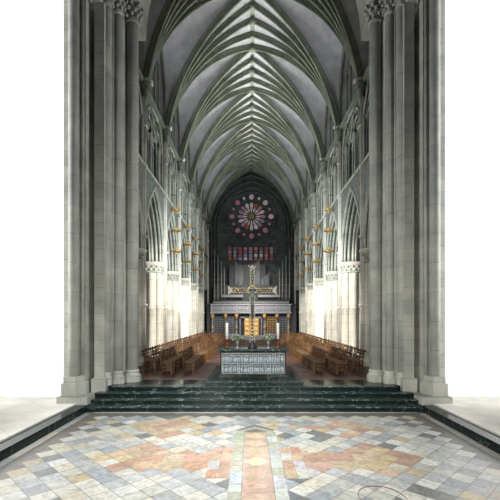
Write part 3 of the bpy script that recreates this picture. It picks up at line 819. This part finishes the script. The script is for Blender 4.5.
# figure of the crucified: one continuous skinned body
V = [(0,-.07,zc-.42),(0,-.08,zc-.30),(0,-.08,zc-.16),(0,-.09,zc-.09),(.005,-.11,zc+.02),
     (-.1,-.07,zc-.13),(-.21,-.06,zc-.09),(-.32,-.04,zc-.03),(-.36,-.04,zc+.0),
     (.1,-.07,zc-.13),(.21,-.06,zc-.09),(.32,-.04,zc-.03),(.36,-.04,zc+.0),
     (-.035,-.07,zc-.5),(-.03,-.12,zc-.76),(-.02,-.06,zc-1.06),(-.01,-.11,zc-1.14),
     (.035,-.07,zc-.5),(.03,-.12,zc-.76),(.02,-.06,zc-1.06),(.01,-.11,zc-1.14)]
E = [(0,1),(1,2),(2,3),(3,4),(2,5),(5,6),(6,7),(7,8),(2,9),(9,10),(10,11),(11,12),(0,13),(13,14),(14,15),(15,16),(0,17),(17,18),(18,19),(19,20)]
RR = [.045,.038,.05,.022,.046, .028,.022,.018,.013, .028,.022,.018,.013, .032,.026,.017,.012, .032,.026,.017,.012]
me = bpy.data.meshes.new('corpus'); me.from_pydata(V, E, []); ob = bpy.data.objects.new('corpus', me); COL.objects.link(ob); ob.parent = cr
me.materials.append(M['silver'])
sk = ob.modifiers.new('skin', 'SKIN')
for v, r in zip(me.skin_vertices[0].data if me.skin_vertices else [], RR): v.radius = (r, r)
if not me.skin_vertices:
    bpy.context.view_layer.objects.active = ob; me.update()
ob['label'] = 'silver figure with outstretched arms'
ob.modifiers.new('sub', 'SUBSURF').levels = 1
ob.modifiers['sub'].render_levels = 1
CORPUS = (ob, RR)
m = MB(); m.lathe(0,-.075,[(.052,zc-.58),(.062,zc-.5),(.055,zc-.42)], 10); m.build('loincloth', M['silver'], ob)

# candles
for x, side in ((-.82,'left'),(.95,'right')):
    x = (227-250.5)*13.35/F-.12 if side == 'left' else (278-250.5)*13.35/F-.12
    c = empty('altar_candle', 'thick white candle in a copper holder at the %s end of the altar' % side, 'candle', (x, 13.35, ZT), 'altar candles')
    m = MB(); m.lathe(0,0,[(.085,0),(.085,.03),(.04,.06),(.035,.13),(.06,.17),(.035,.2),(.05,.27),(.075,.3),(.075,.32)], 12); m.build('holder', M['copper'], c)
    m = MB(); m.lathe(0,0,[(.045,.32),(.045,.87),(.035,.88)], 14); cd = m.build('candle', M['wax'], c)
    m = MB(); m.tube([(0,0,.88),(0.003,0,.905)], .004, 5, (0,1,0)); m.build('wick', M['dark'], cd)
# flower vases
for sgn, xp in (('left',237.3),('right',268.3)):
    x = (xp-250.5)*13.4/F-.12
    c = empty('flower_vase', 'footed glass vase of white flowers and leaves %s of the crucifix' % sgn, 'vase', (x, 13.4, ZT), 'altar flowers')
    m = MB(); m.lathe(0,0,[(.06,0),(.06,.01),(.015,.03),(.013,.12),(.05,.17),(.065,.25),(.07,.26)], 12); m.build('vase', M['glassv'], c)
    rnd = random.Random(int(xp))
    lf = MB(); fl = MB()
    for q in range(44):
        a = rnd.uniform(0,2*PI); r = rnd.uniform(.02,.2); z = .3+rnd.uniform(0,.18)-r*.3
        lf.sphere((r*math.cos(a), r*.7*math.sin(a), z), .028, 5, 4, (1.5,1,.6))
        if q % 3 == 0: lf.tube([(0,0,.2),(r*math.cos(a), r*.7*math.sin(a), z)], .004, 4)
        if q % 2 == 0: fl.sphere((r*1.05*math.cos(a), r*.7*math.sin(a)-.01, z+.03), .024, 6, 5)
    lf.build('foliage', M['leaf'], c); fl.build('blossoms', M['petal'], c)

# ------------------------------------------------------------------ chairs
def make_chair():
    t = empty('church_chair', 'x', 'chair', (0,0,0))
    lw = .019
    # chair faces +x ; back at -x
    m = MB(); m.box(-.2,.2,-.21,.21,.43,.46); o = m.build('seat', M['rush'], t)
    for yy in (-.19,.19):
        m = MB(); m.box(.16,.2,yy-lw,yy+lw,0,.44); m.build('leg', M['wood'], t)
        m = MB(); m.tube([(-.19,yy,0),(-.2,yy,.45),(-.26,yy,.93)], .022, 6, (0,1,0)); m.build('leg', M['wood'], t)
    for z, xx in ((.58,-.215),(.72,-.232),(.86,-.25)):
        m = MB(); m.box(xx-.012,xx+.012,-.19,.19,z-.035,z+.035); m.build('back_slat', M['wood'], t)
    m = MB()
    for z in (.16,.3):
        m.box(-.19,.18,-.2,-.18,z-.012,z+.012); m.box(-.19,.18,.18,.2,z-.012,z+.012)
    m.box(.165,.19,-.19,.19,.22,.25); m.box(-.2,-.18,-.19,.19,.2,.23); m.build('stretcher', M['wood'], t)
    m = MB(); m.box(-.36,-.24,-.19,.19,.80,.82); m.box(-.36,-.345,-.19,.19,.80,.87); m.build('book_rest', M['wood2'], t)
    return t
def chair_single():
    m = MB()
    m.box(-.2,.2,-.21,.21,.43,.46)
    for yy in (-.19,.19):
        m.box(.16,.2,yy-.019,yy+.019,0,.44); m.tube([(-.19,yy,0),(-.2,yy,.45),(-.26,yy,.93)], .022, 5, (0,1,0))
    for z, xx in ((.58,-.215),(.72,-.232),(.86,-.25)): m.box(xx-.012,xx+.012,-.19,.19,z-.035,z+.035)
    m.box(.165,.19,-.19,.19,.22,.25)
    m.box(-.19,.18,-.2,-.18,.2,.225); m.box(-.19,.18,.18,.2,.2,.225)
    m.box(-.36,-.24,-.19,.19,.80,.82)
    return m.build('church_chair', M['wood'])
near = make_chair(); far = chair_single(); un, uf = False, False
ROWX = [2.55, 3.4, 4.25]; ROWN = ['aisle-side', 'middle', 'wall-side']
rc = random.Random(11)
for s in (-1, 1):
    for r, X in enumerate(ROWX):
        n = 0; y = (15.3, 15.1, 15.9)[r]
        while y < 37.5:
            lab = 'brown rush-seated wooden chair, %s from the altar end of the %s row on the %s' % (ordn(n), ROWN[r], SIDE[s])
            grp = 'church chairs along the nave'
            if y < 21:
                o = near if not un else copy_tree(near); un = True
            else:
                o = far if not uf else copy_tree(far); uf = True
            o.location = (s*X+rc.uniform(-.025,.025), y, ZN); o.rotation_euler = (0,0,(0 if s < 0 else PI)+rc.uniform(-.13,.13))
            tag(o, lab, 'chair', grp)
            n += 1; y += .52
# ------------------------------------------------------------------ gilded hanging lamps along the walls
def make_chandelier():
    t = empty('hanging_chandelier', 'x', 'chandelier')
    m = MB(); m.tube([(0,0,0),(0,0,3.9)], .012, 5, (1,0,0)); m.build('chain', M['dark'], t)
    m = MB(); m.tube([(0,0,3.9),(.32,0,3.9)], .02, 6, (0,1,0)); m.build('bracket', M['dark'], t)
    for z, r in ((.35,.31),(1.65,.29),(2.95,.24)):
        m = MB()
        m.tube([(r*math.cos(2*PI*q/16), r*math.sin(2*PI*q/16), z) for q in range(17)], .03, 6, (0,0,1))
        m.sphere((0,0,z), .07, 8, 6); m.sphere((0,0,z-.15), .045, 6, 5, (1,1,1.8)); m.sphere((0,0,z+.18), .04, 6, 5, (1,1,2))
        for q in range(6):
            a = 2*PI*q/6; m.tube([(0,0,z),(r*math.cos(a), r*math.sin(a), z)], .014, 5, (0,0,1))
            m.tube([(r*math.cos(a), r*math.sin(a), z),(0,0,z+.35)], .008, 4)
        c = m.build('crown', M['gold'], t)
        m = MB()
        for q in range(6):
            a = 2*PI*q/6; m.lathe(r*math.cos(a), r*math.sin(a), [(.035,z+.03),(.02,z+.05),(.02,z+.16),(.012,z+.18)], 6)
        m.build('candle_cups', M['gild2'], c)
    return t
ch = make_chandelier(); first = True
for s in (-1, 1):
    for k, y in enumerate((24.3, 28.8, 33.3, 37.8)):
        o = ch if first else copy_tree(ch); first = False
        o.location = (s*4.82, y, 6.65); o.rotation_euler = (0,0,0 if s > 0 else PI)
        tag(o, 'three-tier gilded chandelier on the %s wall, %s from the crossing' % (SIDE[s], ORD[k]), 'chandelier', 'gilded chandeliers')
# floodlight heads at the clerestory sill
def make_flood():
    t = empty('floodlight', 'x', 'floodlight')
    m = MB(); m.tube([(0,0,0),(0,0,.3)], .02, 6, (1,0,0)); m.build('stand', M['dark'], t)
    m = MB(); m.tube([(-.06,0,.36),(-.16,-.06,.3),(-.26,-.12,.24)], .12, 10, (0,0,1)); m.build('lamp_head', M['lampw'], t)
    return t
fl = make_flood(); first = True
for s in (-1, 1):
    for k, y in enumerate((18.5, 22.9, 27.4)):
        o = fl if first else copy_tree(fl); first = False
        o.location = (s*5.1, y, ZSP-.14); o.rotation_euler = (0,0,0 if s > 0 else PI)
        tag(o, 'small white floodlight on the %s clerestory sill, %s from the crossing' % (SIDE[s], ORD[k]), 'floodlight', 'clerestory floodlights')

# thin cord on the floor
m = MB(); P = []
for q in range(30):
    a = -.3+2*PI*q/31; P.append((1.93+.36*math.cos(a), 5.98+.42*math.sin(a), .010))
m.tube(P, .0045, 5, (0,0,1))
tag(m.build('cord', M['copper']), 'thin dark cord lying in a loop on the marble floor at the lower right', 'cord')

# body radii of the figure on the crucifix
bpy.context.view_layer.update()
ob, RR = CORPUS
sv = ob.data.skin_vertices
if not sv:
    b2 = bmesh.new(); b2.from_mesh(ob.data); b2.verts.layers.skin.verify(); b2.to_mesh(ob.data); b2.free()
    sv = ob.data.skin_vertices
if sv:
    for i, r in enumerate(RR):
        sv[0].data[i].radius = (r, r); sv[0].data[i].use_root = (i == 0)
